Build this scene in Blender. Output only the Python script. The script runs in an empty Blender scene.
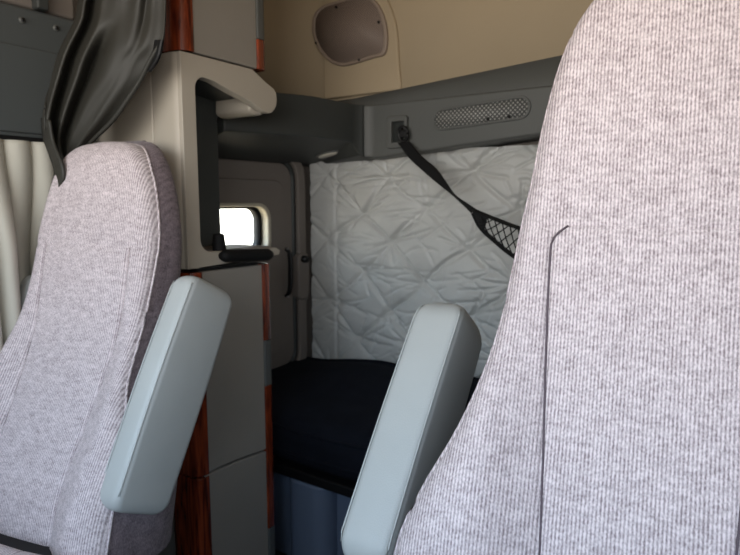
import bpy, bmesh, math, random
from mathutils import Vector, Matrix, noise
random.seed(4)
sc = bpy.context.scene
C = sc.collection
R = math.radians
# ------------------------------------------------------------------ camera
EYE = Vector((0, 0, 1.2)); F = 590.0; YAW = R(34); PITCH = R(7.2)
cam = bpy.data.cameras.new('camera'); co = bpy.data.objects.new('camera', cam); C.objects.link(co)
cam.sensor_width = 36; cam.lens = F / 740 * 36; cam.clip_start = .02
cam.dof.use_dof = True; cam.dof.focus_distance = .82; cam.dof.aperture_fstop = 8.0
co.location = EYE; co.rotation_euler = (R(90) - PITCH, 0, YAW)
sc.camera = co
ROT = co.rotation_euler.to_matrix()


def ray(px, py):
    return ROT @ Vector(((px - 370) / F, (277.5 - py) / F, -1))


def at(px, py, ax, v):
    d = ray(px, py); i = 'XYZ'.index(ax)
    return EYE + d * ((v - EYE[i]) / d[i])


# ------------------------------------------------------------------ materials
def L(c):
    return tuple((x / 12.92 if x <= .04045 else ((x + .055) / 1.055) ** 2.4) for x in c)


def mat(name, col, rough=.6, spec=.4, bump=None, scale=200., strength=.2, dist=.001, var=0., vscale=6.):
    m = bpy.data.materials.new(name); m.use_nodes = True
    n = m.node_tree.nodes; l = m.node_tree.links; b = n['Principled BSDF']
    c = (*L(col), 1)
    b.inputs['Base Color'].default_value = c
    b.inputs['Roughness'].default_value = rough
    b.inputs['Specular IOR Level'].default_value = spec
    tc = n.new('ShaderNodeTexCoord')
    if var:
        t = n.new('ShaderNodeTexNoise'); t.inputs['Scale'].default_value = vscale; t.inputs['Detail'].default_value = 6
        l.new(tc.outputs['Object'], t.inputs['Vector'])
        r = n.new('ShaderNodeValToRGB')
        r.color_ramp.elements[0].position = .3; r.color_ramp.elements[1].position = .7
        r.color_ramp.elements[0].color = (*[x * (1 - var) for x in c[:3]], 1)
        r.color_ramp.elements[1].color = (*[min(1, x * (1 + var)) for x in c[:3]], 1)
        l.new(t.outputs['Fac'], r.inputs['Fac']); l.new(r.outputs['Color'], b.inputs['Base Color'])
    if bump:
        t = n.new('ShaderNodeTexNoise' if bump == 'noise' else 'ShaderNodeTexVoronoi')
        t.inputs['Scale'].default_value = scale
        l.new(tc.outputs['Object'], t.inputs['Vector'])
        bp = n.new('ShaderNodeBump'); bp.inputs['Strength'].default_value = strength; bp.inputs['Distance'].default_value = dist
        l.new(t.outputs[0], bp.inputs['Height']); l.new(bp.outputs['Normal'], b.inputs['Normal'])
    return m


def fabric_mat(name, lo, hi, pitch, rib=.6):
    """Ribbed woven seat cloth: vertical cords with broken, mottled yarn."""
    m = bpy.data.materials.new(name); m.use_nodes = True
    n = m.node_tree.nodes; l = m.node_tree.links; b = n['Principled BSDF']
    b.inputs['Roughness'].default_value = .95; b.inputs['Specular IOR Level'].default_value = .1
    b.inputs['Sheen Weight'].default_value = .15
    tc = n.new('ShaderNodeTexCoord')
    mp = n.new('ShaderNodeMapping'); mp.inputs['Scale'].default_value = (1, 0.0, .22)
    l.new(tc.outputs['Object'], mp.inputs['Vector'])
    ns = n.new('ShaderNodeTexNoise'); ns.inputs['Scale'].default_value = 420; ns.inputs['Detail'].default_value = 1
    mp2 = n.new('ShaderNodeMapping'); mp2.inputs['Scale'].default_value = (1, 1, .55)
    l.new(tc.outputs['Object'], mp2.inputs['Vector']); l.new(mp2.outputs['Vector'], ns.inputs['Vector'])
    big = n.new('ShaderNodeTexNoise'); big.inputs['Scale'].default_value = 90; big.inputs['Detail'].default_value = 4
    mp3 = n.new('ShaderNodeMapping'); mp3.inputs['Scale'].default_value = (.6, .6, 1.3)
    l.new(tc.outputs['Object'], mp3.inputs['Vector']); l.new(mp3.outputs['Vector'], big.inputs['Vector'])
    wv = n.new('ShaderNodeTexWave'); wv.bands_direction = 'X'; wv.inputs['Scale'].default_value = 1 / pitch * .314159
    wv.inputs['Distortion'].default_value = .25; wv.inputs['Detail'].default_value = 1; wv.inputs['Detail Scale'].default_value = 40
    l.new(tc.outputs['Object'], wv.inputs['Vector'])

    def mth(op, a, bb):
        q = n.new('ShaderNodeMath'); q.operation = op
        for i, x in enumerate((a, bb)):
            if isinstance(x, (int, float)): q.inputs[i].default_value = x
            else: l.new(x, q.inputs[i])
        return q.outputs[0]
    v = mth('ADD', mth('MULTIPLY', wv.outputs['Fac'], rib * .5), mth('MULTIPLY', ns.outputs['Fac'], .8))
    v = mth('ADD', v, mth('MULTIPLY', big.outputs['Fac'], .55)); v = mth('ADD', v, .175 - (rib - .6) * .25)
    r = n.new('ShaderNodeValToRGB')
    r.color_ramp.elements[0].position = .62 + rib * .05; r.color_ramp.elements[1].position = 1.05 + rib * .25
    v2 = mth('MULTIPLY', v, 1 / 1.3)
    r.color_ramp.elements[0].position = .5; r.color_ramp.elements[1].position = .98
    r.color_ramp.elements[0].color = (*L(lo), 1); r.color_ramp.elements[1].color = (*L(hi), 1)
    l.new(v2, r.inputs['Fac']); l.new(r.outputs['Color'], b.inputs['Base Color'])
    bp = n.new('ShaderNodeBump'); bp.inputs['Strength'].default_value = .35; bp.inputs['Distance'].default_value = .0015
    l.new(v, bp.inputs['Height']); l.new(bp.outputs['Normal'], b.inputs['Normal'])
    return m


def wood_mat(name):
    m = bpy.data.materials.new(name); m.use_nodes = True
    n = m.node_tree.nodes; l = m.node_tree.links; b = n['Principled BSDF']
    b.inputs['Roughness'].default_value = .25; b.inputs['Coat Weight'].default_value = .4; b.inputs['Coat Roughness'].default_value = .15
    tc = n.new('ShaderNodeTexCoord'); mp = n.new('ShaderNodeMapping'); mp.inputs['Scale'].default_value = (30, 30, 3)
    l.new(tc.outputs['Object'], mp.inputs['Vector'])
    t = n.new('ShaderNodeTexNoise'); t.inputs['Scale'].default_value = 2; t.inputs['Detail'].default_value = 8; t.inputs['Distortion'].default_value = 1.2
    l.new(mp.outputs['Vector'], t.inputs['Vector'])
    r = n.new('ShaderNodeValToRGB'); r.color_ramp.elements[0].position = .35; r.color_ramp.elements[1].position = .7
    r.color_ramp.elements[0].color = (*L((.26, .09, .055)), 1); r.color_ramp.elements[1].color = (*L((.58, .25, .125)), 1)
    l.new(t.outputs['Fac'], r.inputs['Fac']); l.new(r.outputs['Color'], b.inputs['Base Color'])
    return m


M = {}
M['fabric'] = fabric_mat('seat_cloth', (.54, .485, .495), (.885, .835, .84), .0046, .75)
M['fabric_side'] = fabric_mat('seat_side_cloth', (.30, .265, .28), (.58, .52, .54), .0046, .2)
M['thread'] = mat('seam_thread', (.38, .34, .36), .9, .1)
M['vinyl'] = mat('grey_vinyl', (.69, .70, .69), .45, .5, 'voronoi', 420, .25, .0006, .04, 8)
M['beige'] = mat('beige_plastic', (.69, .655, .60), .5, .4, 'noise', 500, .12, .0005)
M['taupe'] = mat('taupe_plastic', (.46, .43, .405), .6, .3, 'noise', 500, .12, .0005)
M['panel'] = mat('cabinet_panel_vinyl', (.565, .54, .505), .6, .3, 'voronoi', 500, .15, .0005, .04, 5)
M['liner'] = mat('headliner_beige', (.68, .615, .515), .85, .2, 'noise', 300, .1, .0005, .04, 3)
M['grey'] = mat('grey_plastic', (.34, .345, .335), .5, .4, 'voronoi', 450, .25, .0006)
M['header'] = mat('header_plastic', (.29, .305, .305), .5, .4, 'voronoi', 450, .2, .0006)
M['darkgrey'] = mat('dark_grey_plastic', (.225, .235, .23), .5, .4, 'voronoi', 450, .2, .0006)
M['black'] = mat('black_plastic', (.05, .05, .055), .5, .4)
M['rubber'] = mat('black_rubber', (.035, .035, .04), .7, .3)
M['web'] = mat('black_webbing', (.06, .06, .065), .75, .3, 'noise', 600, .4, .001)
M['quilt'] = mat('quilted_vinyl', (.75, .75, .735), .42, .5, 'noise', 35, .25, .006, .06, 9)
M['quilt2'] = M['quilt']
M['leather'] = mat('black_curtain_cloth', (.19, .185, .165), .55, .4, 'noise', 250, .12, .0006)
M['cream'] = mat('cream_curtain_cloth', (.74, .725, .675), .75, .3, 'noise', 300, .15, .0006)
M['navy'] = mat('navy_mattress_cloth', (.075, .085, .115), .9, .15, 'noise', 160, .4, .001, .15, 20)
M['blueplast'] = mat('blue_grey_plastic', (.38, .42, .49), .5, .4, 'voronoi', 400, .2, .0006)
M['steel'] = mat('metal', (.6, .6, .6), .3, .5); M['steel'].node_tree.nodes['Principled BSDF'].inputs['Metallic'].default_value = 1
M['lens'] = mat('frosted_lens', (.80, .78, .73), .25, .5)
M['floor'] = mat('floor_mat', (.16, .16, .17), .8, .3, 'noise', 120, .3, .002)
M['wood'] = wood_mat('cherry_wood')
M['frame'] = mat('window_frame_cream', (.72, .69, .62), .5, .4)
g = bpy.data.materials.new('window_glass'); g.use_nodes = True
nn = g.node_tree.nodes; nn.clear()
o_ = nn.new('ShaderNodeOutputMaterial'); mx = nn.new('ShaderNodeMixShader'); tr = nn.new('ShaderNodeBsdfTransparent'); gl = nn.new('ShaderNodeBsdfGlossy')
gl.inputs['Roughness'].default_value = .02; mx.inputs[0].default_value = .06; tr.inputs[0].default_value = (.93, .95, .94, 1)
g.node_tree.links.new(tr.outputs[0], mx.inputs[1]); g.node_tree.links.new(gl.outputs[0], mx.inputs[2]); g.node_tree.links.new(mx.outputs[0], o_.inputs[0])
M['glass'] = g


# ------------------------------------------------------------------ mesh helpers
def link(name, bm, m, parent=None, smooth=True, bevel=0, seg=3, sub=0, solid=0, angle=35):
    bmesh.ops.recalc_face_normals(bm, faces=bm.faces)
    me = bpy.data.meshes.new(name); bm.to_mesh(me); bm.free()
    ob = bpy.data.objects.new(name, me); C.objects.link(ob)
    for mm in (m if isinstance(m, (list, tuple)) else [m]):
        me.materials.append(M[mm] if isinstance(mm, str) else mm)
    if parent is not None:
        ob.parent = parent
        ob.matrix_parent_inverse = Matrix.Identity(4)
        me.transform(parent_world(parent).inverted())
    if smooth:
        for p in me.polygons: p.use_smooth = True
    if solid:
        s = ob.modifiers.new('solid', 'SOLIDIFY'); s.thickness = solid; s.offset = 0
    if bevel:
        b = ob.modifiers.new('bevel', 'BEVEL'); b.width = bevel; b.segments = seg; b.limit_method = 'ANGLE'; b.angle_limit = R(angle)
        b.harden_normals = True
    if sub:
        s = ob.modifiers.new('sub', 'SUBSURF'); s.levels = s.render_levels = sub
    return ob


def parent_world(o):
    m = o.matrix_basis.copy()
    while o.parent is not None:
        o = o.parent; m = o.matrix_basis @ m
    return m


def thing(name, label, cat, loc=(0, 0, 0), rz=0, group=None):
    o = bpy.data.objects.new(name, None); C.objects.link(o); o.empty_display_size = .05
    o.location = loc; o.rotation_euler = (0, 0, rz)
    return tag(o, label, cat, group)


def tag(o, label=None, cat=None, group=None, kind=None):
    if label: o['label'] = label
    if cat: o['category'] = cat
    if group: o['group'] = group
    if kind: o['kind'] = kind
    return o


def struct(name, bm, m, **k):
    return tag(link(name, bm, m, **k), kind='structure')


def box(bm, x0, x1, y0, y1, z0, z1):
    vs = [bm.verts.new((x, y, z)) for x in (x0, x1) for y in (y0, y1) for z in (z0, z1)]
    for f in ((0, 1, 3, 2), (4, 6, 7, 5), (0, 4, 5, 1), (2, 3, 7, 6), (0, 2, 6, 4), (1, 5, 7, 3)):
        bm.faces.new([vs[i] for i in f])
    return bm


def B(*a):
    bm = bmesh.new(); box(bm, *a); return bm


def prism(pts, ax, a, b, bm=None):
    """Extrude a 2-D outline along an axis. pts are (Y,Z) for X, (X,Z) for Y, (X,Y) for Z."""
    bm = bm or bmesh.new()

    def mk(p, v):
        return {'X': (v, p[0], p[1]), 'Y': (p[0], v, p[1]), 'Z': (p[0], p[1], v)}[ax]
    A = [bm.verts.new(mk(p, a)) for p in pts]; Bv = [bm.verts.new(mk(p, b)) for p in pts]
    n = len(pts)
    bm.faces.new(A); bm.faces.new(Bv[::-1])
    for i in range(n): bm.faces.new((A[i], A[(i + 1) % n], Bv[(i + 1) % n], Bv[i]))
    return bm


def rrect(x0, x1, y0, y1, r, n=6, rs=None):
    """Rounded rectangle outline; rs = radii for (x1y1, x0y1, x0y0, x1y0)."""
    rs = rs or (r, r, r, r)
    out = []
    for (cx, cy, s, rr) in ((x1, y1, 0, rs[0]), (x0, y1, 1, rs[1]), (x0, y0, 2, rs[2]), (x1, y0, 3, rs[3])):
        sx = 1 if s in (0, 3) else -1; sy = 1 if s in (0, 1) else -1
        if rr < 1e-5: out.append((cx, cy)); continue
        for k in range(n + 1):
            a = R(90) * (s + k / n)
            out.append((cx - sx * rr + rr * math.cos(a), cy - sy * rr + rr * math.sin(a)))
    return out


def ring_prism(outer, inner, ax, a, b):
    """Plate with a hole: the outlines have the same number of points."""
    bm = bmesh.new()

    def mk(p, v):
        return {'X': (v, p[0], p[1]), 'Y': (p[0], v, p[1]), 'Z': (p[0], p[1], v)}[ax]
    n = len(outer)
    V = [[bm.verts.new(mk(p, v)) for p in ps] for ps, v in ((outer, a), (inner, a), (inner, b), (outer, b))]
    for k in range(4):
        P_, Q_ = V[k], V[(k + 1) % 4]
        for i in range(n): bm.faces.new((P_[i], P_[(i + 1) % n], Q_[(i + 1) % n], Q_[i]))
    return bm


def tube(pts, r, n=8, bm=None, flat=1.0, up=None):
    bm = bm or bmesh.new(); pts = [Vector(p) for p in pts]; rings = []
    for i, p in enumerate(pts):
        t = (pts[min(i + 1, len(pts) - 1)] - pts[max(i - 1, 0)]).normalized()
        u = Vector(up) if up else (Vector((0, 0, 1)) if abs(t.z) < .9 else Vector((0, 1, 0)))
        s = t.cross(u).normalized(); w = s.cross(t)
        rr = r[i] if isinstance(r, (list, tuple)) else r
        rings.append([bm.verts.new(p + s * rr * math.cos(6.28318 * k / n) + w * rr * flat * math.sin(6.28318 * k / n)) for k in range(n)])
    for a, b in zip(rings, rings[1:]):
        for k in range(n): bm.faces.new((a[k], a[(k + 1) % n], b[(k + 1) % n], b[k]))
    bm.faces.new(rings[0][::-1]); bm.faces.new(rings[-1])
    return bm


def grid(fn, nu, nv):
    bm = bmesh.new()
    V = [[bm.verts.new(fn(i / nu, j / nv)) for i in range(nu + 1)] for j in range(nv + 1)]
    for j in range(nv):
        for i in range(nu): bm.faces.new((V[j][i], V[j][i + 1], V[j + 1][i + 1], V[j + 1][i]))
    return bm


def interp(tab, x):
    """Piecewise cubic-smoothed table lookup (Catmull-Rom)."""
    if x <= tab[0][0]: return tab[0][1]
    if x >= tab[-1][0]: return tab[-1][1]
    for i in range(len(tab) - 1):
        if tab[i][0] <= x <= tab[i + 1][0]:
            x0, y0 = tab[i]; x1, y1 = tab[i + 1]
            h = x1 - x0; t = (x - x0) / h
            m0 = (y1 - tab[i - 1][1]) / (x1 - tab[i - 1][0]) if i > 0 else (y1 - y0) / h
            m1 = (tab[i + 2][1] - y0) / (tab[i + 2][0] - x0) if i + 2 < len(tab) else (y1 - y0) / h
            return ((2 * t**3 - 3 * t**2 + 1) * y0 + (t**3 - 2 * t**2 + t) * h * m0 + (-2 * t**3 + 3 * t**2) * y1 + (t**3 - t**2) * h * m1)


def sm(a, b, x):
    t = max(0, min(1, (x - a) / (b - a))); return t * t * (3 - 2 * t)


def resample(pts, n):
    pts = [Vector(p) for p in pts]; d = [0]
    for a, b in zip(pts, pts[1:]): d.append(d[-1] + (b - a).length)
    comps = [[(d[i], p[k]) for i, p in enumerate(pts)] for k in range(3)]
    return [Vector([interp(c, d[-1] * i / (n - 1)) for c in comps]) for i in range(n)]


# ------------------------------------------------------------------ the cab shell
XL, XR, YB, YF = -1.60, .62, 1.94, -.85
XD = -1.53                      # inner skin of the passenger door side
struct('floor', B(XL, XR, YF, YB, -.04, 0), 'floor', smooth=False)
struct('ceiling', B(XL - .03, XR + .03, YF, YB + .03, 2.3, 2.34), 'liner', smooth=False)
struct('wall_rear', B(XL, XR, YB, YB + .03, 0, 2.3), 'taupe', smooth=False)
# right (driver) wall with the door window, front wall with the windscreen
bm = bmesh.new(); box(bm, XR, XR + .03, YF, YB, 0, 1.05); box(bm, XR, XR + .03, YF, YB, 1.80, 2.3); box(bm, XR, XR + .03, .55, YB, 1.05, 1.80); box(bm, XR, XR + .03, YF, -.65, 1.05, 1.80)
struct('light_block_partition', B(.26, XR, .99, 1.24, 0, 2.298), 'taupe', smooth=False)  # unseen partition, added to keep driver window light out of the sleeper
bm = bmesh.new(); box(bm, XR, XR + .03, YF, YB, 0, 1.05); box(bm, XR, XR + .03, YF, YB, 1.75, 2.3); box(bm, XR, XR + .03, -.10, YB, 1.05, 1.75); box(bm, XR, XR + .03, YF, -.65, 1.05, 1.75)
struct('wall_right', bm, 'taupe', smooth=False)
bm = bmesh.new(); box(bm, XL, XR, YF - .03, YF, 0, 1.10); box(bm, XL, XR, YF - .03, YF, 1.86, 2.3); box(bm, XL, XL + .26, YF - .03, YF, 1.10, 1.86); box(bm, XR - .08, XR, YF - .03, YF, 1.10, 1.86)
struct('wall_front', bm, 'taupe', smooth=False)
# left wall: passenger window and bunk door openings
WY0, WY1, WZ0, WZ1 = -.55, .62, 1.0, 1.40
DY0 = 1.34; DY1 = at(257, 225, 'X', -1.6).y; DZ0 = at(240, 251, 'X', -1.6).z; DZ1 = at(240, 209, 'X', -1.6).z
bm = bmesh.new()
box(bm, XL - .03, XL, YF, YB, 0, .5); box(bm, XL - .03, XL, YF, YB, 1.45, 2.3)
box(bm, XL - .03, XL, YF, WY0, .5, 1.45); box(bm, XL - .03, XL, WY0, WY1, .5, WZ0); box(bm, XL - .03, XL, WY1, DY0 - .06, .5, 1.45)
box(bm, XL - .03, XL, WY0, WY1, WZ1, 1.45)
box(bm, XL - .03, XL, DY0 - .06, DY1 + .06, .5, DZ0 - .06); box(bm, XL - .03, XL, DY0 - .06, DY1 + .06, DZ1 + .06, 1.45); box(bm, XL - .03, XL, DY1 + .06, YB, .5, 1.45)
struct('wall_left', bm, 'taupe', smooth=False)
# dashboard outside the frame carries daylight back up
bm = prism([(YF + .004, 0), (-.46, 0), (-.40, .60), (-.38, .94), (-.50, 1.06), (YF + .004, 1.10)], 'X', XL + .01, XR - .01)
tag(link('dashboard', bm, 'taupe', bevel=.03), 'taupe dashboard across the cab under the windscreen', 'dashboard')

# bunk door on the left wall
door = tag(link('door_1', ring_prism(rrect(1.20, 1.775, .55, 1.352, .06), rrect(DY0 - .02, DY1 + .02, DZ0 - .018, DZ1 + .014, .05), 'X', XL, XL + .03), 'taupe', bevel=.008), kind='structure')
link('door_frame', ring_prism(rrect(1.17, 1.84, .50, 1.395, .10), rrect(1.185, 1.792, .53, 1.368, .075), 'X', XL, XL + .05), 'taupe', door, bevel=.012)
link('door_seal', ring_prism(rrect(1.185, 1.792, .53, 1.368, .075), rrect(1.196, 1.778, .546, 1.355, .063), 'X', XL, XL + .034), 'darkgrey', door)
link('inner_panel', ring_prism(rrect(1.27, 1.725, .62, 1.285, .05), rrect(DY0 - .024, DY1 + .024, DZ0 - .02, DZ1 + .016, .055), 'X', XL + .028, XL + .040), 'taupe', door, bevel=.005)
wf = link('window_frame', ring_prism(rrect(DY0 - .032, DY1 + .032, DZ0 - .026, DZ1 + .022, .06), rrect(DY0 - .014, DY1 + .014, DZ0 - .012, DZ1 + .008, .05), 'X', XL - .02, XL + .046), 'frame', door, bevel=.008)
link('window_seal', ring_prism(rrect(DY0 - .014, DY1 + .014, DZ0 - .012, DZ1 + .008, .05), rrect(DY0, DY1, DZ0, DZ1, .045), 'X', XL - .02, XL + .012), 'rubber', wf)
link('pane', prism(rrect(DY0 - .01, DY1 + .01, DZ0 - .01, DZ1 + .01, .046), 'X', XL - .012, XL - .008), 'glass', wf, smooth=False)
px0 = at(285.5, 249, 'X', XL + .035); px1 = at(285.5, 296, 'X', XL + .035)
bm = tube(resample([px0, px0 + Vector((.02, 0, -.015)), (px0 + px1) / 2 + Vector((.026, 0, 0)), px1 + Vector((.02, 0, .015)), px1], 16), .011, 10, flat=.6)
h = link('pull_handle', bm, 'black', door)
for p in (px0, px1):
    bm = bmesh.new(); bmesh.ops.create_uvsphere(bm, u_segments=12, v_segments=8, radius=.006, matrix=Matrix.Translation(p + Vector((.012, 0, 0))))
    link('screw', bm, 'steel', h)
lp = at(302.5, 275, 'X', XL + .05)
lt = link('latch_plate', prism(rrect(lp.y - .035, lp.y + .035, lp.z - .10, lp.z + .09, .025), 'X', XL + .0, XL + .062), 'taupe', door, bevel=.01)
kp = at(303, 259, 'X', XL + .06)
bm = bmesh.new(); bmesh.ops.create_cone(bm, cap_ends=True, segments=16, radius1=.016, radius2=.013, depth=.03, matrix=Matrix.Translation(kp + Vector((.008, 0, 0))) @ Matrix.Rotation(R(90), 4, 'Y'))
link('latch_knob', bm, 'black', lt)

# windows
bm = ring_prism(rrect(WY0 - .04, WY1 + .04, WZ0 - .04, WZ1 + .03, .06), rrect(WY0, WY1, WZ0, WZ1, .05), 'X', XL - .03, XL + .02)
w1 = tag(link('window_1', bm, 'taupe', bevel=.006), kind='structure')
link('pane', B(XL - .02, XL - .016, WY0, WY1, WZ0, WZ1), 'glass', w1, smooth=False)

# ------------------------------------------------------------------ upper sleeper lining (beige) as one bent wall
path = [(-1.57, 1.24), (-1.57, 1.70), (-1.55, 1.78), (-1.49, 1.835), (-1.40, 1.85), (-1.06, 1.835), (.60, 1.80)]
p3 = resample([(x, y, 0) for x, y in path[:5]], 24) + [Vector((x, y, 0)) for x, y in path[5:]]
bm = prism([(p.x, p.y) for p in p3] + [(.6, 1.9), (-1.59, 1.9), (-1.59, 1.24)], 'Z', 1.55, 2.298)
struct('wall_upper', bm, 'liner')
# raised speaker panel edge: a slightly proud lining panel left of the seam
ye = lambda x: 1.85 + (x + 1.40) / (.34) * (-.015) if x < -1.06 else 1.835 - (x + 1.06) / 1.66 * .035
def onback(px, py, off=0.):
    y = 1.84
    for _ in range(6):
        p = at(px, py, 'Y', y - off); y = ye(max(-1.4, p.x))
    return at(px, py, 'Y', y - off)
o1 = [onback(*p) for p in ((402, 90), (402, 84), (400, 60), (398, 30), (392, 8), (380, -14), (352, -40), (300, -60), (300, 90))]
bm = prism([(p.x, p.z) for p in resample(o1[1:7], 20)] + [(o1[6].x - .12, o1[6].z + .04), (o1[6].x - .12, o1[0].z), (o1[0].x, o1[0].z)], 'Y', 1.826, 1.86)
tag(link('trim_1', bm, 'liner', bevel=.006), kind='structure')

# loudspeaker
spo = [(312, 24), (314, 14), (322, 6), (336, 1), (352, -3), (368, -4), (377, 3), (382, 12), (386, 26), (387, 42), (384, 54), (372, 58), (356, 63), (342, 66), (330, 62), (319, 50), (313, 36)]
pw = [at(x, y, 'Y', 1.815) for x, y in spo]
cx = sum(p.x for p in pw) / len(pw); cz = sum(p.z for p in pw) / len(pw)
def smooth_loop(pts, n):
    q = [Vector((p[0], p[1], 0)) for p in pts]; q = q[-2:] + q + q[:3]
    r_ = resample(q, n * 2); d = r_
    # keep only one lap
    k0 = min(range(len(r_) // 3), key=lambda i: (r_[i] - q[2]).length); k1 = max(range(len(r_) // 2, len(r_)), key=lambda i: -(r_[i] - q[2]).length)
    return [(v.x, v.y) for v in r_[k0:k1]]
lo = smooth_loop([(p.x, p.z) for p in pw], 60)
scl = lambda s: [(cx + (x - cx) * s, cz + (z - cz) * s) for x, z in lo]
def perf_mat(name, col, hole, scale, cover):
    m = mat(name, col, .6, .3); n = m.node_tree.nodes; l = m.node_tree.links; b = n['Principled BSDF']
    tc = n.new('ShaderNodeTexCoord')
    sx = n.new('ShaderNodeSeparateXYZ'); l.new(tc.outputs['Object'], sx.inputs[0])
    def mth(op, a, bb=0.):
        q = n.new('ShaderNodeMath'); q.operation = op
        for i, x in enumerate((a, bb)):
            if isinstance(x, (int, float)): q.inputs[i].default_value = x
            else: l.new(x, q.inputs[i])
        return q.outputs[0]
    # staggered dot grid: product of cosines along two diagonals
    a = mth('COSINE', mth('MULTIPLY', mth('ADD', sx.outputs['X'], sx.outputs['Z']), scale)); c = mth('COSINE', mth('MULTIPLY', mth('SUBTRACT', sx.outputs['X'], sx.outputs['Z']), scale))
    s = mth('ADD', a, c)
    gt = mth('GREATER_THAN', s, cover)
    mixn = n.new('ShaderNodeMix'); mixn.data_type = 'RGBA'; l.new(gt, mixn.inputs[0])
    mixn.inputs[6].default_value = (*L(col), 1); mixn.inputs[7].default_value = (*L(hole), 1)
    l.new(mixn.outputs[2], b.inputs['Base Color'])
    return m
M['spk_mesh'] = perf_mat('perforated_speaker_mesh', (.55, .49, .45), (.38, .335, .31), 700, .4)
M['spk_rim'] = mat('speaker_rim_plastic', (.58, .52, .47), .5, .4)
spk = thing('loudspeaker', 'round-cornered perforated loudspeaker set in beige wall above the grey console', 'speaker', (cx, 1.83, cz))
link('speaker_rim', ring_prism(lo, scl(.91), 'Y', 1.812, 1.835), 'spk_rim', spk, bevel=.006)
link('speaker_mesh', prism(scl(.925), 'Y', 1.816, 1.832), 'spk_mesh', spk)
for x, y in ((336, 7), (378.5, 22), (359, 60), (316, 43)):
    p = at(x, y, 'Y', 1.812)
    bm = bmesh.new(); bmesh.ops.create_cone(bm, cap_ends=True, segments=12, radius1=.005, radius2=.004, depth=.006, matrix=Matrix.Translation(p) @ Matrix.Rotation(R(90), 4, 'X'))
    link('screw', bm, 'black', spk)

# ------------------------------------------------------------------ grey overhead console round the corner
XS, YR = -1.25, 1.80
con = thing('overhead_console', 'long grey plastic console along the sleeper rear wall above the white quilting', 'console', (-.9, 1.9, 1.36))
inner = [(-1.25, 1.20), (-1.25, 1.70), (-1.245, 1.75), (-1.225, 1.785), (-1.19, 1.80), (.60, 1.80)]
def console_piece(front, back):
    bm = bmesh.new(); allp = front + back
    zb = lambda x, y: (1.348 if x < -1.5 else 1.356 if y > 1.9 else 1.418 - .055 * sm(1.735, 1.785, y)) if x < -1.2 else 1.36 + (x + 1.2) * .075
    lo_ = [bm.verts.new((x, y, zb(x, y))) for x, y in allp]; hi_ = [bm.verts.new((x, y, 1.548)) for x, y in allp]
    n = len(allp)
    for i in range(n): bm.faces.new((lo_[i], lo_[(i + 1) % n], hi_[(i + 1) % n], hi_[i]))
    bm.faces.new(lo_); bm.faces.new(hi_)
    bm.normal_update(); bmesh.ops.triangulate(bm, faces=[f for f in bm.faces if len(f.verts) > 4])
    return bm
arc = [(-1.19 - .06 * math.cos(R(90) * k / 8), 1.74 + .06 * math.sin(R(90) * k / 8)) for k in range(1, 5)]
arc2 = [(-1.19 - .06 * math.cos(R(90) * k / 8), 1.74 + .06 * math.sin(R(90) * k / 8)) for k in range(4, 9)]
link('side_shelf', console_piece([(-1.395, 1.275), (-1.27, 1.55), (-1.25, 1.74)] + arc, [(-1.2325, 1.935), (-1.595, 1.935), (-1.595, 1.275)]), 'darkgrey', con, bevel=.010, seg=4)  # darker grey than the rear run: shade on this side put into the colour
link('console_body', console_piece(arc2 + [(-.55, 1.80), (.60, 1.80)], [(.60, 1.935), (-1.2325, 1.935)]), 'grey', con, bevel=.010, seg=4)
def ledge(i0, i1):
    bm = bmesh.new()
    a = [(-1.42, 1.275), (-1.31, 1.66), (-1.285, 1.77), (-1.24, 1.81), (-1.17, 1.818), (-.5, 1.812), (.60, 1.808)][i0:i1]
    b = [(-1.53, 1.275), (-1.53, 1.72), (-1.49, 1.795), (-1.42, 1.822), (-1.30, 1.824), (-.5, 1.818), (.60, 1.812)][i0:i1]
    za = 1.546; zt = (1.585, 1.585, 1.583, 1.580, 1.582, 1.636, 1.72)[i0:i1]
    A = [bm.verts.new((x, y, za)) for x, y in a]; T = [bm.verts.new((x, y, zt[i])) for i, (x, y) in enumerate(b)]
    T2 = [bm.verts.new((x - (.05 if i + i0 < 3 else 0), 1.93 if i + i0 > 2 else y, zt[i])) for i, (x, y) in enumerate(b)]
    for i in range(len(a) - 1):
        bm.faces.new((A[i], A[i + 1], T[i + 1], T[i])); bm.faces.new((T[i], T[i + 1], T2[i + 1], T2[i]))
    return bm
link('side_ledge', ledge(0, 4), 'darkgrey', con, angle=60)  # ledge over the side run, its shade likewise put into the darker grey
link('upper_ledge', ledge(3, 7), 'grey', con, angle=60)
# perforated lamp grille on the console
g0 = at(433, 121, 'Y', YR); g1 = at(531, 106, 'Y', YR); gm = (g0 + g1) / 2; ang = math.atan2(g1.z - g0.z, g1.x - g0.x); glen = (g1 - g0).length; gh = .072
def plate(pts, y0, y1):
    return prism([(gm.x + x * math.cos(ang) - z * math.sin(ang), gm.z + x * math.sin(ang) + z * math.cos(ang)) for x, z in pts], 'Y', y0, y1)
def rot(pts):
    return [(gm.x + x * math.cos(ang) - z * math.sin(ang), gm.z + x * math.sin(ang) + z * math.cos(ang)) for x, z in pts]
M['grille'] = perf_mat('perforated_grille', (.33, .335, .33), (.68, .68, .66), 430, .75)
gr = link('vent_grille', ring_prism(rot(rrect(-glen / 2, glen / 2, -gh / 2, gh / 2, gh * .48)), rot(rrect(-glen / 2 + .008, glen / 2 - .008, -gh / 2 + .008, gh / 2 - .008, gh * .48 - .008)), 'Y', YR - .006, YR + .004), 'grey', con, bevel=.002)
link('grille_face', plate(rrect(-glen / 2 + .006, glen / 2 - .006, -gh / 2 + .006, gh / 2 - .006, gh * .48 - .006), YR - .002, YR + .004), 'grille', gr)
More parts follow.
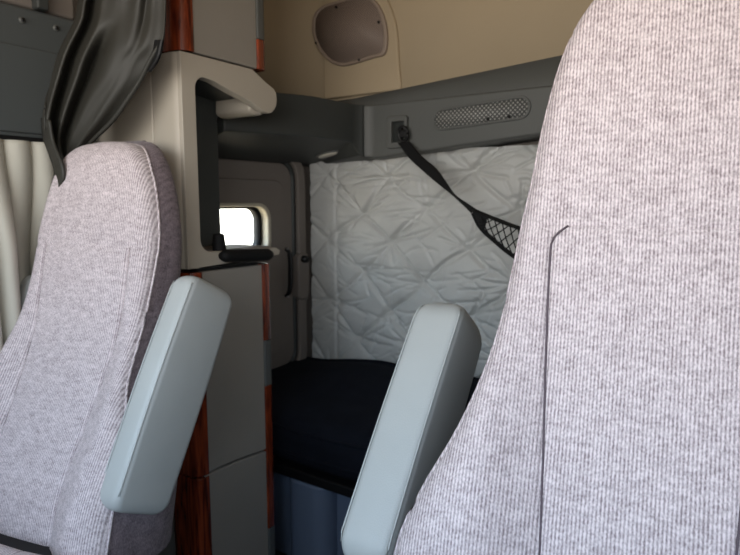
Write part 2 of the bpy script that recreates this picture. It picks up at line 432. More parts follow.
for x, y in ((488, 119), (509, 116.5)):
    p = at(x, y, 'Y', YR - .003)
    bm = bmesh.new(); bmesh.ops.create_cone(bm, cap_ends=True, segments=12, radius1=.006, radius2=.005, depth=.006, matrix=Matrix.Translation(p) @ Matrix.Rotation(R(90), 4, 'X'))
    link('screw', bm, 'black', gr)
# net anchor recess plate
a0 = at(388, 149, 'Y', YR); a1 = at(409, 115, 'Y', YR)
ap = link('anchor_plate', ring_prism(rrect(a0.x, a1.x, a0.z, a1.z, .012), rrect(a0.x + .022, a1.x - .012, a0.z + .02, a1.z - .02, .006), 'Y', YR - .016, YR + .004), 'grey', con, bevel=.004)
link('recess', B(a0.x + .015, a1.x - .008, YR - .003, YR + .001, a0.z + .015, a1.z - .015), 'darkgrey', ap)
# reading lamp under the console
rp = at(328, 154, 'Z', 1.384)
def tilt(bm):
    for v in bm.verts: v.co.z += (v.co.x - rp.x) * .2
    return bm
rl = thing('reading_lamp', 'small oval lamp with pale lens under the grey console corner', 'lamp', rp)
elo = [(rp.x + (.062 * math.cos(t)) * .82 + .02 * math.sin(t) * .5, rp.y + .03 * math.sin(t)) for t in [6.28318 * k / 28 for k in range(28)]]
eli = [(rp.x + (x - rp.x) * .78, rp.y + (y - rp.y) * .78) for x, y in elo]
link('lamp_bezel', tilt(ring_prism(elo, eli, 'Z', 1.381, 1.41)), 'grey', rl, bevel=.003)
link('lamp_lens', tilt(prism(eli, 'Z', 1.376, 1.405)), 'lens', rl, bevel=.006)

# ------------------------------------------------------------------ quilted rear panel
import numpy as np
NU, NV = 520, 250
QX = np.linspace(at(313, 250, 'Y', 1.895).x, .592, NU + 1)[None, :].repeat(NV + 1, 0); QZ = np.linspace(.40, 1.385, NV + 1)[:, None].repeat(NU + 1, 1)
rq = random.Random(11)
nodes = []
for r_ in range(-1, 9):
    for c_ in range(-1, 9):
        nodes.append((-1.62 + (c_ + .5 * (r_ % 2)) * .30 + rq.uniform(-.03, .03), .42 + r_ * .125 + rq.uniform(-.018, .018), r_, c_))
# pillow height: distance to the nearest tuft, flattened
dn = np.full(QX.shape, 9.)
for nx_, nz_, *_ in nodes: dn = np.minimum(dn, np.hypot((QX - nx_) / 1.35, QZ - nz_))
D = .016 * np.minimum(1, dn / .075) ** .7 + .010 * np.minimum(1, dn / .02)
def crease(x0, z0, x1, z1, depth, wd, bow=0.):
    """A pressed-in fold from (x0, z0) to (x1, z1) that fades towards its ends."""
    global D
    dx, dz = x1 - x0, z1 - z0; ln = math.hypot(dx, dz)
    if ln < .01: return
    m_ = (QX > min(x0, x1) - .05) & (QX < max(x0, x1) + .05) & (QZ > min(z0, z1) - .05) & (QZ < max(z0, z1) + .05)
    X_, Z_ = QX[m_] - x0, QZ[m_] - z0
    t_ = np.clip((X_ * dx + Z_ * dz) / ln ** 2, 0, 1)
    q_ = (X_ * dz - Z_ * dx) / ln + bow * np.sin(t_ * math.pi)
    over = np.hypot(X_ - t_ * dx, Z_ - t_ * dz)
    fade = np.sqrt(np.clip(np.minimum(t_, 1 - t_) * 4, 0, 1)) * (over < np.abs(q_) + .02)
    D[m_] -= 1.5 * depth * fade * np.exp(-(q_ / wd) ** 2)
for nx_, nz_, r_, c_ in nodes:
    for mx_, mz_, r2, c2 in nodes:                                  # quilting lines between neighbouring tufts
        if r2 == r_ + 1 and abs(mx_ - nx_) < .24 and abs(mz_ - nz_) < .2:
            crease(nx_, nz_, mx_, mz_, .0085, .0075, rq.uniform(-.012, .012))
    for k in range(9):                                              # pulls radiating from the tuft
        a_ = rq.uniform(0, 6.283); l_ = rq.uniform(.06, .17)
        crease(nx_, nz_, nx_ + 1.35 * l_ * math.cos(a_), nz_ + .75 * l_ * math.sin(a_), rq.uniform(.003, .008), rq.uniform(.0045, .007), rq.uniform(-.012, .012))
for k in range(420):
    a_ = rq.gauss(.1, .42); l_ = rq.uniform(.06, .20); x0, z0 = rq.uniform(-1.55, .5), rq.uniform(.42, 1.38)
    crease(x0, z0, x0 + l_ * math.cos(a_), z0 + l_ * math.sin(a_), rq.uniform(.002, .0055), rq.uniform(.0035, .006), rq.uniform(-.014, .014))
XQ = at(338, 250, 'Y', 1.895).x
left = QX < XQ
D = np.where(left, .018 + (D - .018) * .45, D)
D -= .012 * np.exp(-((QX - XQ) / .006) ** 2)
bm = bmesh.new()
QV = [[bm.verts.new((QX[j, i], 1.902 - float(D[j, i]), QZ[j, i])) for i in range(NU + 1)] for j in range(NV + 1)]
for j in range(NV):
    for i in range(NU): bm.faces.new((QV[j][i], QV[j][i + 1], QV[j + 1][i + 1], QV[j + 1][i]))
q = tag(link('quilted_panel', bm, 'quilt'), 'white tufted vinyl quilting covering the sleeper rear wall behind the black mattress', 'wall padding')

# ------------------------------------------------------------------ bunk and mattress
bb = thing('bunk_base', 'blue-grey moulded plastic bunk base under the black mattress', 'bunk', (-.5, 1.6, 0))
e0 = at(279, 484, 'Y', 1.36)
ZB = .365
bm = prism(rrect(-1.59, .60, 1.40, 1.93, .05), 'Z', .0, ZB - .02)
link('bunk_box', bm, 'blueplast', bb, bevel=.015)
for k, (xa, xb) in enumerate(((-1.235, -1.07), (-.93, -.76), (-.62, -.45), (-.31, -.14))):
    link('front_rib', prism(rrect(xa, xb, 1.335, 1.45, .05), 'Z', 0, ZB - .035), 'blueplast', bb, bevel=.012)
link('bunk_rail', prism(rrect(-1.59, .60, 1.335, 1.93, .03), 'Z', ZB - .035, ZB), 'black', bb, bevel=.008)
mt = thing('mattress', 'black cloth mattress lying on the bunk against the quilted wall', 'mattress', (-.5, 1.6, ZB))
def mattress_pt(u, v):
    x = -1.58 + u * 2.16
    # profile across: front bottom -> front top -> back top -> down
    prof = [(0, (1.375, ZB + .0)), (.10, (1.345, ZB + .03)), (.25, (1.345, ZB + .10)), (.36, (1.375, ZB + .15)), (.5, (1.46, ZB + .175)), (.72, (1.66, ZB + .19)), (.88, (1.82, ZB + .195)), (.96, (1.85, ZB + .175)), (1, (1.862, ZB + .0))]
    y = interp([(t, p[0]) for t, p in prof], v); z = interp([(t, p[1]) for t, p in prof], v)
    hump = sm(-1.56, -1.2, x) * .035 * sm(.5, .85, v)
    nz = noise.noise(Vector((x * 3, v * 5, 1))) * .008 + noise.noise(Vector((x * 8, v * 12, 5))) * .004
    z += (hump + nz) * sm(.1, .3, v) * (1 if v < .97 else 0); y += nz * (1 - sm(.3, .5, v))
    # sewn channels
    return (x, y, z)
bm = grid(mattress_pt, 120, 70)
link('mattress_cover', bm, 'navy', mt)
for v in (.14, .30):
    pts = [Vector(mattress_pt(k / 60, v)) + Vector((0, -.002, .001)) for k in range(61)]
    link('piping', tube(pts, .0045, 6), 'navy', mt)
# ------------------------------------------------------------------ cargo net
net = thing('cargo_net', 'black cargo net on a twisted strap hooked to the grey console', 'net', at(402, 135, 'Y', YR))
def ribbon(pts, wids, m, parent, name, th=.002, n=40):
    """pts: list of (left, right) point pairs."""
    A = resample([p[0] for p in pts], n); Bq = resample([p[1] for p in pts], n)
    bm = bmesh.new(); vs = [[bm.verts.new(a.lerp(b, k / 4)) for k in range(5)] for a, b in zip(A, Bq)]
    for r0, r1 in zip(vs, vs[1:]):
        for k in range(4): bm.faces.new((r0[k], r0[k + 1], r1[k + 1], r1[k]))
    return link(name, bm, m, parent, solid=th)
Y_ = [1.775, 1.74, 1.70, 1.66, 1.60, 1.55]
pr = [((398, 143), (409, 141), 1.772), ((409, 158), (421, 155), 1.745), ((424, 172), (437, 169), 1.71), ((438, 184), (447, 183), 1.68), ((452, 195), (455, 194.5), 1.655), ((463, 205), (467, 203), 1.635), ((471, 213), (476, 209), 1.62)]
ribbon([(at(*a, 'Y', y + .004), at(*b, 'Y', y)) for a, b, y in pr], None, 'web', net, 'strap', .003)
hk = at(403, 134, 'Y', 1.775)
bm = bmesh.new()
tube([hk + Vector((.018 * math.cos(t), -.004 * math.sin(t), .024 * math.sin(t))) for t in [6.28318 * k / 24 for k in range(25)]], .006, 8, bm)
hook = link('hook', bm, 'black', net)
link('hook_plate', prism(rrect(hk.x - .02, hk.x + .012, hk.z - .012, hk.z + .012, .006), 'Y', 1.772, 1.7965), 'black', hook, bevel=.003)
# borders: upper one and lower one run on to the right behind the seat
def nb(px, py, y): return at(px, py, 'Y', y)
top = [nb(473, 210, 1.62), nb(490, 217, 1.585), nb(516, 227, 1.54), nb(560, 240, 1.47), nb(640, 262, 1.36)]
bot = [nb(473, 213, 1.62), nb(481, 228, 1.60), nb(497, 243, 1.57), nb(512, 255, 1.54), nb(560, 285, 1.46), nb(640, 320, 1.35)]
for nm, pl, w in (('border_band', top, .0075), ('border_band', bot, .007)):
    rs = resample(pl, 40)
    link(nm, tube(rs, w, 8, flat=.35, up=(0, -.6, .8)), 'web', net)
tr_, br_ = resample(top, 60), resample(bot, 60)
link('corner_patch', grid(lambda u, v: (tr_[int(u * 7)].lerp(br_[int(u * 7)], v)), 7, 6), 'web', net, solid=.003)
bm = bmesh.new()
# strands: two diagonal families between the borders
for fam in (1, -1):
    for k in range(-5, 20):
        pts = []
        for j in range(15):
            v = j / 14; u = (k * .055 + fam * v * .11 + .06)
            if 0.07 <= u <= .98:
                i = u * 59; i0 = int(i); f_ = i - i0
                a = tr_[i0].lerp(tr_[min(59, i0 + 1)], f_); b = br_[i0].lerp(br_[min(59, i0 + 1)], f_)
                pts.append(a.lerp(b, v) + Vector((0, -.012 * math.sin(math.pi * v), 0)))
        if len(pts) > 2: tube(pts, .0018, 5, bm)
link('netting', bm, 'web', net)

# ------------------------------------------------------------------ tall sleeper cabinet with alcove
XC = -1.20; YC0, YC1 = at(190, 53, 'X', -1.2).y, at(265, 60, 'X', -1.2).y
cab = thing('storage_cabinet', 'tall beige cabinet with cherry wood corner strips and open alcove, behind the far seat', 'cabinet', (-1.4, 1.1, 0))
XW = -1.58
ZT = at(190, 53, 'X', XC).z                     # underside of the upper section
ZL = at(190, 272, 'X', XC).z                     # top of the lower section
# upper section
link('upper_panel', prism(rrect(XW, XC, YC0 - .005, YC1 - .03, 0, rs=(.0, 0, 0, .0)), 'Z', ZT + .004, 2.295), 'panel', cab, bevel=.004)
def corner_post(z0, z1, m='wood', name='wood_corner'):
    return link(name, prism(rrect(-1.305, XC + .004, YC0 - .03, YC0 + .012, 0, 8, rs=(.004, .004, .008, .034)), 'Z', z0, z1), m, cab, bevel=.002)
corner_post(ZT + .004, 2.295)
def rear_strip(z0, z1, m, name):
    return link(name, prism(rrect(XC - .05, XC + .006, YC1 - .032, YC1 + .004, 0, 6, rs=(.018, .004, .004, .004)), 'Z', z0, z1), m, cab, bevel=.002)
zs = at(260, 40, 'X', XC).z
rear_strip(ZT + .004, zs, 'wood', 'wood_strip'); rear_strip(zs + .001, 2.295, 'grey', 'grey_strip')
# middle section: front body, visor skirt, ledge
zo = at(206, 78, 'X', XC).z; zl_top = at(210, 252, 'X', XC).z
YO = at(197.5, 150, 'X', XC).y
YN0 = at(257, 103, 'X', XC).y; YN1 = at(277, 98, 'X', XC).y; ZN = at(266, 115, 'X', XC).z
bm = bmesh.new()
def cprof(inner_r=.03):
    """Inboard face of the middle section as a C opening to the rear, in (Y, Z)."""
    out = [(YC0 - .03, ZL + .006), (YC0 - .03, ZT), (YC1 - .05, ZT)]
    q = resample([(YC1 - .05, ZT, 0)] + [(lambda p: (p.y, p.z, 0))(at(x, y, 'X', XC)) for x, y in ((268, 84), (275, 90), (277, 98), (276, 107), (270, 113.5), (261, 109), (253, 103), (240, 96), (226, 88), (214, 81))], 26)
    out += [(p.x, p.y) for p in q[1:]]
    for k in range(9):
        a = R(90) * k / 8
        out.append((YO + .03 - .03 * math.sin(a), zo - .03 + .03 * math.cos(a)))
    for k in range(9):
        a = R(90) * k / 8
        out.append((YO + .035 - .035 * math.cos(a), zl_top + .035 - .035 * math.sin(a)))
    out += [(1.285, zl_top - .004), (1.298, zl_top - .012), (1.302, ZL + .035), (1.298, ZL + .02)]
    return out
bm = prism(cprof(), 'X', XC - .03, XC)
bm.normal_update(); bmesh.ops.triangulate(bm, faces=[f for f in bm.faces if len(f.verts) > 4])
link('alcove_face', bm, 'beige', cab, bevel=.004)
# front (forward facing) skin and rounded corner, floor and roof of the alcove, dark back panel
link('front_panel', prism(rrect(XW, -1.309, YC0 - .036, YO - .004, 0, 4, rs=(.002, .002, .002, .004)), 'Z', ZL + .006, ZT), 'beige', cab, bevel=.002)
link('corner_panel', prism(rrect(-1.306, XC - .001, YC0 - .036, YO - .004, 0, 8, rs=(.002, .002, .002, .03)), 'Z', ZL + .006, ZT), 'beige', cab, bevel=.003)
link('alcove_floor', B(-1.38, XC - .03, YO - .01, 1.29, ZL + .008, zl_top), 'taupe', cab, bevel=.006)
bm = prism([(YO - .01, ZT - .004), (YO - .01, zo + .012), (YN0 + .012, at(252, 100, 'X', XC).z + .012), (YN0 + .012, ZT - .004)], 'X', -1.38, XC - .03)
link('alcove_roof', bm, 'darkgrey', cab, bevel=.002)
lipz = [(lambda p: (p.y, p.z))(at(x, y, 'X', XC)) for x, y in ((277, 98), (276, 107), (270, 115), (262, 114), (257, 110))]
bm = prism([(YN0, ZT - .006), (YN1 - .03, ZT - .012), (YN1 - .008, ZT - .035)] + [(y - .003, z) for y, z in lipz], 'X', -1.368, XC - .027)
bm.normal_update(); bmesh.ops.triangulate(bm, faces=[f for f in bm.faces if len(f.verts) > 4])
link('visor_lip', bm, 'beige', cab, bevel=.008, angle=25)
def backprof():
    out = [(YO - .01, ZL + .01), (1.226, ZL + .01), (1.226, zo - .08)]
    for k in range(7):
        a = R(90) * k / 6
        out.append((1.226 + .04 - .04 * math.cos(a), zo - .08 + .045 * math.sin(a)))
    return out + [(1.268, ZT - .004), (YO - .01, ZT - .004)]
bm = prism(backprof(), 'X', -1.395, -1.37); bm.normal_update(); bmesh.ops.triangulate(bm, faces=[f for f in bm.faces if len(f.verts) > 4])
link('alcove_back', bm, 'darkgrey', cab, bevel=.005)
# black rubber ledge pad with a knob
b0 = at(221, 256, 'X', XC + .012); b1 = at(271, 254.5, 'X', XC + .012)
bm = tube(resample([b0, b0.lerp(b1, .5), b1], 14), [.010] + [.0175] * 12 + [.011], 14, flat=1.0)
pad = link('ledge_pad', bm, 'rubber', cab)
kb = at(219, 243, 'X', XC - .03)
bm = bmesh.new(); bmesh.ops.create_cone(bm, cap_ends=True, segments=20, radius1=.019, radius2=.015, depth=.05, matrix=Matrix.Translation((kb.x, kb.y, zl_top + .02)))
link('knob', bm, 'rubber', cab, bevel=.005)
# lower section: two panels split by a curved seam line
def seam_z(y): return .477 - .012 * sm(.97, 1.25, y) + .006 * math.sin((y - .97) / .27 * math.pi)
YS = [YC0 - .0 + (YC1 - .03 - YC0) * k / 12 for k in range(13)]
def lower(zt, up):
    if up: pts = [(y, seam_z(y) + .003) for y in YS] + [(YS[-1], ZL - .004), (YS[0], ZL - .004)]
    else: pts = [(y, seam_z(y) - .003) for y in YS][::-1] + [(YS[0], 0), (YS[-1], 0)]
    bm = prism(pts, 'X', XW, XC)
    bm.normal_update(); bmesh.ops.triangulate(bm, faces=[f for f in bm.faces if len(f.verts) > 4]); return bm
link('door_panel', lower(0, True), 'panel', cab, bevel=.003)
link('drawer_panel', lower(0, False), 'panel', cab, bevel=.003)
link('cabinet_core', B(XW, XC - .012, YC0 + .005, YC1 - .035, .02, ZL + .004), 'black', cab, smooth=False)
corner_post(.480, ZL - .004); corner_post(0, .474)
z1, z2, z3 = at(266, 340, 'X', XC).z, at(267, 385, 'X', XC).z, at(270, 527, 'X', XC).z
rear_strip(z1, ZL - .002, 'wood', 'wood_strip'); rear_strip(z2, z1 - .001, 'grey', 'grey_strip'); rear_strip(z3, z2 - .001, 'wood', 'wood_strip'); rear_strip(0, z3 - .001, 'grey', 'grey_strip')

# ------------------------------------------------------------------ door header and curtains (left)
hd = thing('header_panel', 'dark grey plastic header panel with two screws above the cream curtain', 'panel', (XD, .6, 1.35))
zt0 = at(0, 0, 'X', XD).z; zb0 = at(20, 138, 'X', XD).z
link('header_board', prism([(.915, zb0), (.915, zt0 - .0), (-.3, zt0), (-.3, zb0)], 'X', XL + .001, XD), 'header', hd, bevel=.012)
link('raised_field', prism([(.89, zb0 + .012), (.89, zt0 - .095), (-.25, zt0 - .095), (-.25, zb0 + .012)], 'X', XD - .01, XD + .008), 'header', hd, bevel=.006)
for x, y in ((22, 20), (56, 28)):
    p = at(x, y, 'X', XD + .002)
    bm = bmesh.new(); bmesh.ops.create_cone(bm, cap_ends=True, segments=20, radius1=.008, radius2=.007, depth=.005, matrix=Matrix.Translation(p) @ Matrix.Rotation(R(90), 4, 'Y'))
    s = link('screw', bm, 'grey', hd)
    bm = bmesh.new(); bmesh.ops.create_cone(bm, cap_ends=True, segments=6, radius1=.0045, radius2=.0045, depth=.010, matrix=Matrix.Translation(p) @ Matrix.Rotation(R(90), 4, 'Y'))
    link('socket', bm, 'black', s)
tag(link('trim_2', B(XL + .001, XD - .02, -.3, .915, zt0 + .005, 2.29), 'taupe', bevel=.01), kind='structure')
tag(link('trim_3', B(XD - .02, XD + .012, .80, .83, zt0 + .002, 2.29), 'darkgrey', bevel=.006), kind='structure')

# cream pleated curtain: bunched at the rear edge of the side window
cc = thing('window_curtain', 'cream pleated curtain bunched beside the passenger seat below the grey header panel', 'curtain', (-1.5, .75, .6))
link('curtain_track', B(XD - .03, XD + .0, -.3, .905, zb0 - .012, zb0 + .004), 'black', cc, bevel=.003)
def cream(u, v):
    """u along the rod (rear to front), v downward: pleats swell as the cloth falls."""
    y = .862 - u * .90; z = zb0 - .008 - v * .68
    k = 15.0
    ph = u * k * 2 * math.pi + .5 * math.sin(v * 3.0 + u * 15)
    amp = .014 + .026 * sm(0, .5, v) * (.6 + .4 * math.sin(u * 27 + 1))
    x = XD + .012 + amp * math.sin(ph) + .012 * sm(.05, .4, v) * math.sin(u * 21 + 2) + .05 * sm(.0, .4, v) * sm(.13, .20, u)
    y += .012 * math.cos(ph) + .018 * math.sin(v * 2.2) * (min(u, .33) * 3 - .3) - .015 * sm(.05, .5, v) * (1 - u)
    return (x, y, z)
link('curtain_cloth', grid(cream, 400, 60), 'cream', cc, solid=.003)

# dark privacy curtain gathered in front of the cabinet
dc = thing('privacy_curtain', 'black gathered privacy curtain hanging between header panel and beige cabinet', 'curtain', (-1.42, .9, 1.4))
LB = [(-60, 98), (0, 79), (20, 75), (50, 60), (80, 51), (105, 45), (125, 43), (140, 46), (152, 53), (165, 66)]
RB = [(-60, 172), (0, 166), (25, 165), (45, 162), (60, 153), (80, 143), (100, 130), (122, 114), (140, 95), (165, 70)]
def dark(u, v):
    py = -60 + v * 225
    l_ = interp(LB, py); r_ = interp(RB, py)
    u2 = u
    px = l_ + (r_ - l_) * u2
    py2 = py + 0 * u
    w = (r_ - l_) / 100
    px_ = max(30, px)
    base = .762 + (max(0, px - 45) / 120) ** .55 * .155
    d = .014 + .028 * sm(.0, .07, u) * (1 - sm(.07, .15, u)) + .036 * sm(.15, .28, u) * (1 - .5 * sm(.72, 1, u))
    d -= .034 * math.exp(-((u - .42 + .05 * v) / .075) ** 2) * sm(.34, .58, v) * (1 - .6 * sm(.85, 1, v))
    d -= .012 * math.exp(-((u - .80 + .1 * v) / .06) ** 2) * (1 - sm(.35, .6, v))
    d += .004 * noise.noise(Vector((u * 6, v * 5, 2)))
    d *= .45 + .55 * min(1, w)
    return at(px, py, 'Y', base - d)
cl = link('curtain_drape', grid(dark, 130, 110), 'leather', dc, solid=.004)
# rolled hem along the slanting free edge and the strip that runs on down beside the cream curtain
hp = [Vector(dark(1, v)) + Vector((0, -.006, 0)) for v in [.46 + .54 * k / 24 for k in range(25)]]
link('hem', tube(hp, .0055, 8), 'leather', cl)
tl = [((42, 118), (50, 120)), ((44, 138), (54, 142)), ((50, 155), (63, 165)), ((55, 172), (64, 178)), ((52, 186), (59, 189)), ((50, 192), (55, 194))]
ribbon([(at(*a, 'Y', .752), at(*b, 'Y', .745)) for a, b in tl], None, 'leather', cl, 'tail', .006)
# tie strap stub at the right edge
ts = [((156, 40), (163, 40)), ((152, 52), (160, 55)), ((147, 60), (156, 64)), ((144, 66), (150, 72))]
ribbon([(at(*a, 'Y', .875), at(*b, 'Y', .872)) for a, b in ts], None, 'black', dc, 'tie_strap', .006)
bt = Vector(dark(.93, .945)) + Vector((.004, -.006, 0))
bm = bmesh.new(); bmesh.ops.create_uvsphere(bm, u_segments=14, v_segments=8, radius=.008, matrix=Matrix.Translation(bt))
link('snap_button', bm, 'black', dc)


# ------------------------------------------------------------------ seats
def seat(name, label, loc, rz, prof, top, zsplit, ins, thick, recline, lum, bol, clift=.085, seam='thread'):
    """Cloth truck seat. Local frame: +y to the rear, z above the backrest pivot; prof = (z, half width) of the front face."""
    root = thing(name, label, 'seat', loc, rz)
    W0 = parent_world(root)
    zb = prof[0][0]; H = top

    def place(x, y, z):
        # recline about the pivot at z = 0
        return W0 @ Vector((x, y * math.cos(recline) + z * math.sin(recline), z * math.cos(recline) - y * math.sin(recline)))

    def halfw(z): return interp(prof, z)
    yc = [(-.05, -.15), (.1, -.125), (.25, -.068), (.4, -.018), (.55, 0), (.9, .012)]
    def insw(z): return ins - .022 * (1 - sm(0, .5, z))

    def front(x, z):
        """Depth of the front surface: bolsters stand forward of the insert."""
        w = halfw(z); a = abs(x) / max(w, .01)
        f = interp(yc, z) * lum + .012 * a * a                                           # gentle crown
        b = bol * (1 - sm(zsplit - .30, zsplit + .02, z))
        f -= b * sm(insw(z) - .01, insw(z) + .09, abs(x))
        f += .012 * sm(zsplit - .12, top, z)
        edge = max(0, (a - .80) / .20)
        f += .030 * (1 - math.sqrt(max(0, 1 - min(1, edge) ** 2)))
        # sewn grooves
        gx = abs(abs(x) - insw(z))
        if z < zsplit: f += .006 * math.exp(-(gx / .0035) ** 2)
        f += .004 * math.exp(-((z - zsplit) / .0035) ** 2)
        # dome at the top
        return f
    rows = []
    nz = 150
    for j in range(nz + 1):
        t = j / nz
        rows.append(zb + (H - zb) * (1 - (1 - t) ** 1.5))

    rt = .075                                                       # top edge radius
    def pt(u, z):
        w = halfw(z); x = (2 * u - 1) * w
        # denser towards grooves is not needed: u grid is fine
        y = front(x, z)
        k = max(0, (z - (H - rt)) / rt)
        y += .045 * (1 - math.sqrt(max(0, 1 - k * k)))
        return place(x, y, z)
    nu = 150
    bm = bmesh.new()
    V = [[bm.verts.new(pt(i / nu, z)) for i in range(nu + 1)] for z in rows]
    for j in range(nz):
        for i in range(nu): bm.faces.new((V[j][i], V[j][i + 1], V[j + 1][i + 1], V[j + 1][i]))
    back = link('backrest', bm, 'fabric', root)
    for sd in (-1, 1):
        bend = lambda z: insw(z) - (.022 if seam == 'thread' else 0) * max(0, (z - zsplit + .03) / .03) ** 2
        pts = [place(sd * bend(z), front(sd * bend(z), z) - .0024, z) for z in [zb + .03 + (zsplit - zb - .03) * k / 60 for k in range(61)]]
        link('vertical_seam', tube(pts, .0015, 5), seam, back)
    ws = halfw(zsplit) * .97
    pts = [place(x, front(x, zsplit) - .0006, zsplit) for x in [ws * (k / 30 - 1) for k in range(61)]]
    link('cross_seam', tube(pts, .0009, 5), 'fabric', back)
    # side gusset and back shell: continues from the front rim to the rear
    def rim():
        L_ = [(-halfw(z), z) for z in rows]; R_ = [(halfw(z), z) for z in reversed(rows)]
        return L_ + R_
    rm = rim(); rings = []
    bm = bmesh.new()
    def ry(x, z):
        y = front(x, z); k = max(0, (z - (H - rt)) / rt)
        return y + .045 * (1 - math.sqrt(max(0, 1 - k * k)))
    nd = 8
    for d in range(nd + 1):
        q_ = d / nd; ring = []
        for x, z in rm:
            sh = 1 + .03 * math.sin(q_ * math.pi) - (.12 * max(0, q_ - .6) ** 2 / .16 if q_ > .6 else 0)
            zz = z if z < 0.1 else .1 + (z - .1) * (1 + .02 * math.sin(q_ * math.pi) - (.03 * ((q_ - .6) / .4) ** 2 if q_ > .6 else 0))
            yb = (thick + .03) * (.5 + .5 * sm(0, .4, z))
            ring.append(bm.verts.new(place(x * sh, ry(x, z) * (1 - q_) + yb * q_, zz)))
        rings.append(ring)
    for a, b in zip(rings, rings[1:]):
        for k in range(len(a) - 1): bm.faces.new((a[k], a[k + 1], b[k + 1], b[k]))
    bm.faces.new(rings[-1])
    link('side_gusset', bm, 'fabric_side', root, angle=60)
    # welt cord where cloth face meets the gusset
    wl = [place(x * 1.0, ry(x, z) - .001, z) for x, z in rm]
    keep = [wl[i] for i in range(0, len(wl), 3) if i < len(wl)]
    link('welt_cord', tube(keep, .0030, 6), 'fabric', root)
    # seat cushion
    def cush(u, v):
        x = (2 * u - 1) * .24
        prof_ = [(0, -.02), (.08, -.005), (.5, -.25), (.9, -.46), (1, -.50)]
        y = interp([(0, .03), (.1, -.02), (.9, -.50), (1, -.53)], v)
        a = abs(2 * u - 1)
        z = .02 + .045 * sm(.6, .85, a) * sm(0.02, .3, v) - .03 * (1 - sm(0, .08, v)) - .11 * max(0, (a - .85) / .15) ** 2 - .08 * max(0, (v - .88) / .12) ** 2 + .01 * math.sin(v * 3)
        z += -.004 * math.exp(-((abs(x) - .15) / .004) ** 2)
        return W0 @ Vector((x, y - .225, z + zb + clift))
    bm = grid(cush, 80, 60)
    bm2 = bmesh.new(); bm2.free()
    cu = link('seat_cushion', bm, 'fabric', root)
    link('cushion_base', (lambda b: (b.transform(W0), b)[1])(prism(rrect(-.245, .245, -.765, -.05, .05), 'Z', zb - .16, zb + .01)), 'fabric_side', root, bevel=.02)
    link('black_gap_bar', (lambda b: (b.transform(W0), b)[1])(prism(rrect(-.25, .25, -.235, -.06, .03), 'Z', zb - .14, zb + .05)), 'black', root, bevel=.02)  # black bar across the gap between backrest and cushion
    link('pedestal', (lambda b: (b.transform(W0), b)[1])(prism(rrect(-.19, .19, -.46, .04, .03), 'Z', -loc[2], zb - .161)), 'black', root, bevel=.02)
    return root, W0, place


def armrest(root, p0, p1, nrm, wid, thk, end_r=.03, name='armrest'):
    """Padded bar from p0 (low) to p1 (high); nrm = direction of its broad light face (towards the front)."""
    p0 = Vector(p0); p1 = Vector(p1); ax = (p1 - p0).normalized(); ln = (p1 - p0).length
    f = Vector(nrm); f = (f - ax * f.dot(ax)).normalized(); s = ax.cross(f).normalized()
    Mx = Matrix((s, f, ax)).transposed().to_4x4(); Mx.translation = p0
    bm = bmesh.new(); n = 44; rings = []
    def outline(k):
        # rounded ends, and a slight swell in the middle
        t = k / n; z = t * ln
        e = min(z, ln - z)
        r = end_r if z < ln / 2 else end_r * 1.15
        c = 1 if e > r else math.sqrt(max(0, 1 - (1 - e / r) ** 2))
        return z, c
    for k in range(n + 1):
        q_ = k / n; q_ = .5 - .5 * math.cos(math.pi * q_)
        z = q_ * ln; e = min(z, ln - z); c = 1 if e > end_r else math.sqrt(max(0.0, 1 - (1 - e / end_r) ** 2))
        w = wid / 2 - end_r * .55 * (1 - c); tk = thk / 2 - end_r * .8 * (1 - c)
        tk *= 1 + .07 * math.sin(math.pi * q_)
        ring = [bm.verts.new(Mx @ Vector((x, y, z))) for x, y in rrect(-w, w, -tk, tk, .016, 5)]
        rings.append(ring)
    for a, b in zip(rings, rings[1:]):
        m_ = len(a)
        for k in range(m_): bm.faces.new((a[k], a[(k + 1) % m_], b[(k + 1) % m_], b[k]))
    bm.faces.new(rings[0][::-1]); bm.faces.new(rings[-1])
    arm = link(name, bm, 'vinyl', root, angle=50)
    # sewn seams along both edges of the front face
    for sd in (-1, 1):
        pts = []
        for k in range(30):
            z = .03 + (ln - .05) * k / 29; q_ = z / ln
            tk = thk / 2 * (1 + .07 * math.sin(math.pi * q_))
            e = min(z, ln - z); c = 1 if e > end_r else math.sqrt(max(0, 1 - (1 - e / end_r) ** 2))
            pts.append(Mx @ Vector((sd * (wid / 2 - .0035 - end_r * .55 * (1 - c)), tk - .0035 - end_r * .8 * (1 - c), z)))
        link('seam', tube(pts, .0016, 5), 'vinyl', arm)
    return arm


# passenger seat (left, further away)
pz = .515
pprof = [(-.03, .255), (.05, .258), (.14, .25), (.24, .226), (.33, .194), (.42, .180), (.52, .176), (.62, .175), (.68, .165), (.735, .150), (.785, .128), (.815, .105), (.831, .08), (.837, .05)]
pr_, pW, pplace = seat('passenger_seat', 'grey-pink cloth truck seat with raised armrest, standing in front of the beige cabinet', (-1.25, .655, pz), R(12), pprof, .84, .595, .125, .115, R(7), 1.0, .05, seam='fabric')
armrest(pr_, at(131, 512, 'X', -.975), at(207, 284, 'X', -.995), (.05, -1, .4), .062, .135)
armrest(pr_, at(20, 335, 'X', -1.475), at(40, 276, 'X', -1.475), (.1, -1, .35), .05, .06, .025, 'armrest')

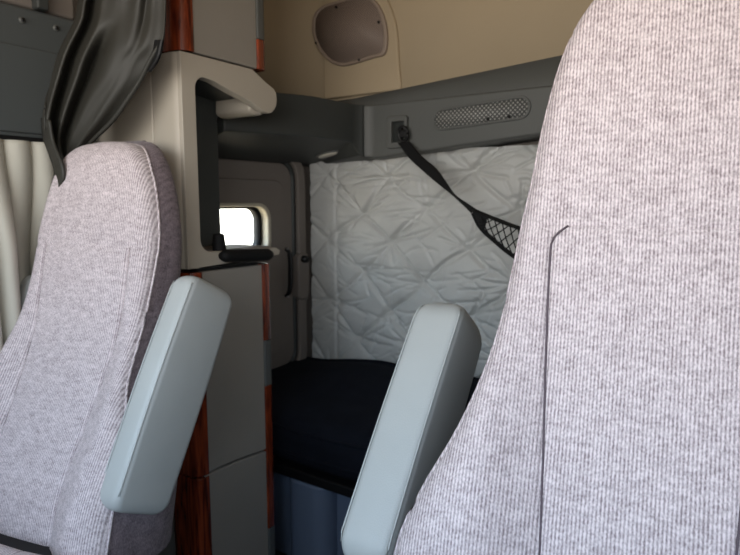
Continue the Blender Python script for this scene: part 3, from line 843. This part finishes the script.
# driver seat (right, close to the camera)
dz = .66
dprof = [(-.03, .30), (.07, .29), (.146, .262), (.225, .225), (.30, .200), (.37, .187), (.44, .180), (.516, .172), (.58, .162), (.66, .152), (.74, .137), (.79, .122), (.83, .102), (.86, .078), (.88, .05)]
dr_, dW, dplace = seat('driver_seat', 'pale ribbed cloth truck seat close by on the right, cut off by the picture edge', (-.115, .76, dz), R(8), dprof, .885, .515, .125, .11, R(8), .5, .05)
armrest(dr_, at(374, 575, 'X', -.49), at(455, 312, 'X', -.49), (.0, -1, .4), .095, .135, .048)

# ------------------------------------------------------------------ light
w = bpy.data.worlds.new('world'); sc.world = w; w.use_nodes = True
wn = w.node_tree.nodes; wl_ = w.node_tree.links; bg = wn['Background']; bg.inputs['Strength'].default_value = 7.0
tcw = wn.new('ShaderNodeTexCoord'); sp = wn.new('ShaderNodeSeparateXYZ'); rw = wn.new('ShaderNodeValToRGB'); mr = wn.new('ShaderNodeMapRange')
mr.inputs[1].default_value = -1; mr.inputs[2].default_value = 1
wl_.new(tcw.outputs['Generated'], sp.inputs[0]); wl_.new(sp.outputs['Z'], mr.inputs[0]); wl_.new(mr.outputs[0], rw.inputs[0]); wl_.new(rw.outputs[0], bg.inputs['Color'])
e = rw.color_ramp.elements
e[0].position = .0; e[0].color = (.62, .50, .36, 1)            # sunlit ground
e[1].position = 1.0; e[1].color = (.50, .68, 1.0, 1)           # zenith
a_ = e.new(.36); a_.color = (.66, .56, .43, 1)
a_ = e.new(.45); a_.color = (1.0, .95, .88, 1)
a_ = e.new(.53); a_.color = (1.0, .97, .93, 1)                 # bright hazy horizon
a_ = e.new(.66); a_.color = (.64, .82, 1.0, 1)


def portal(name, loc, rot, sx, sy):
    l = bpy.data.lights.new(name, 'AREA'); l.shape = 'RECTANGLE'; l.size = sx; l.size_y = sy
    l.cycles.is_portal = True
    o = bpy.data.objects.new(name, l); C.objects.link(o); o.location = loc; o.rotation_euler = rot
portal('windscreen_portal', ((XL + XR) / 2 + .09, YF - .02, 1.48), (R(90), 0, 0), 1.90, .78)
portal('driver_window_portal', (XR + .01, -.375, 1.40), (0, R(90), 0), .70, .55)
portal('passenger_window_portal', (XL - .01, .035, 1.2), (0, R(-90), 0), .4, 1.17)
sc.view_settings.view_transform = 'Standard'; sc.view_settings.look = 'None'
sc.view_settings.exposure = 0.36; sc.view_settings.gamma = 1
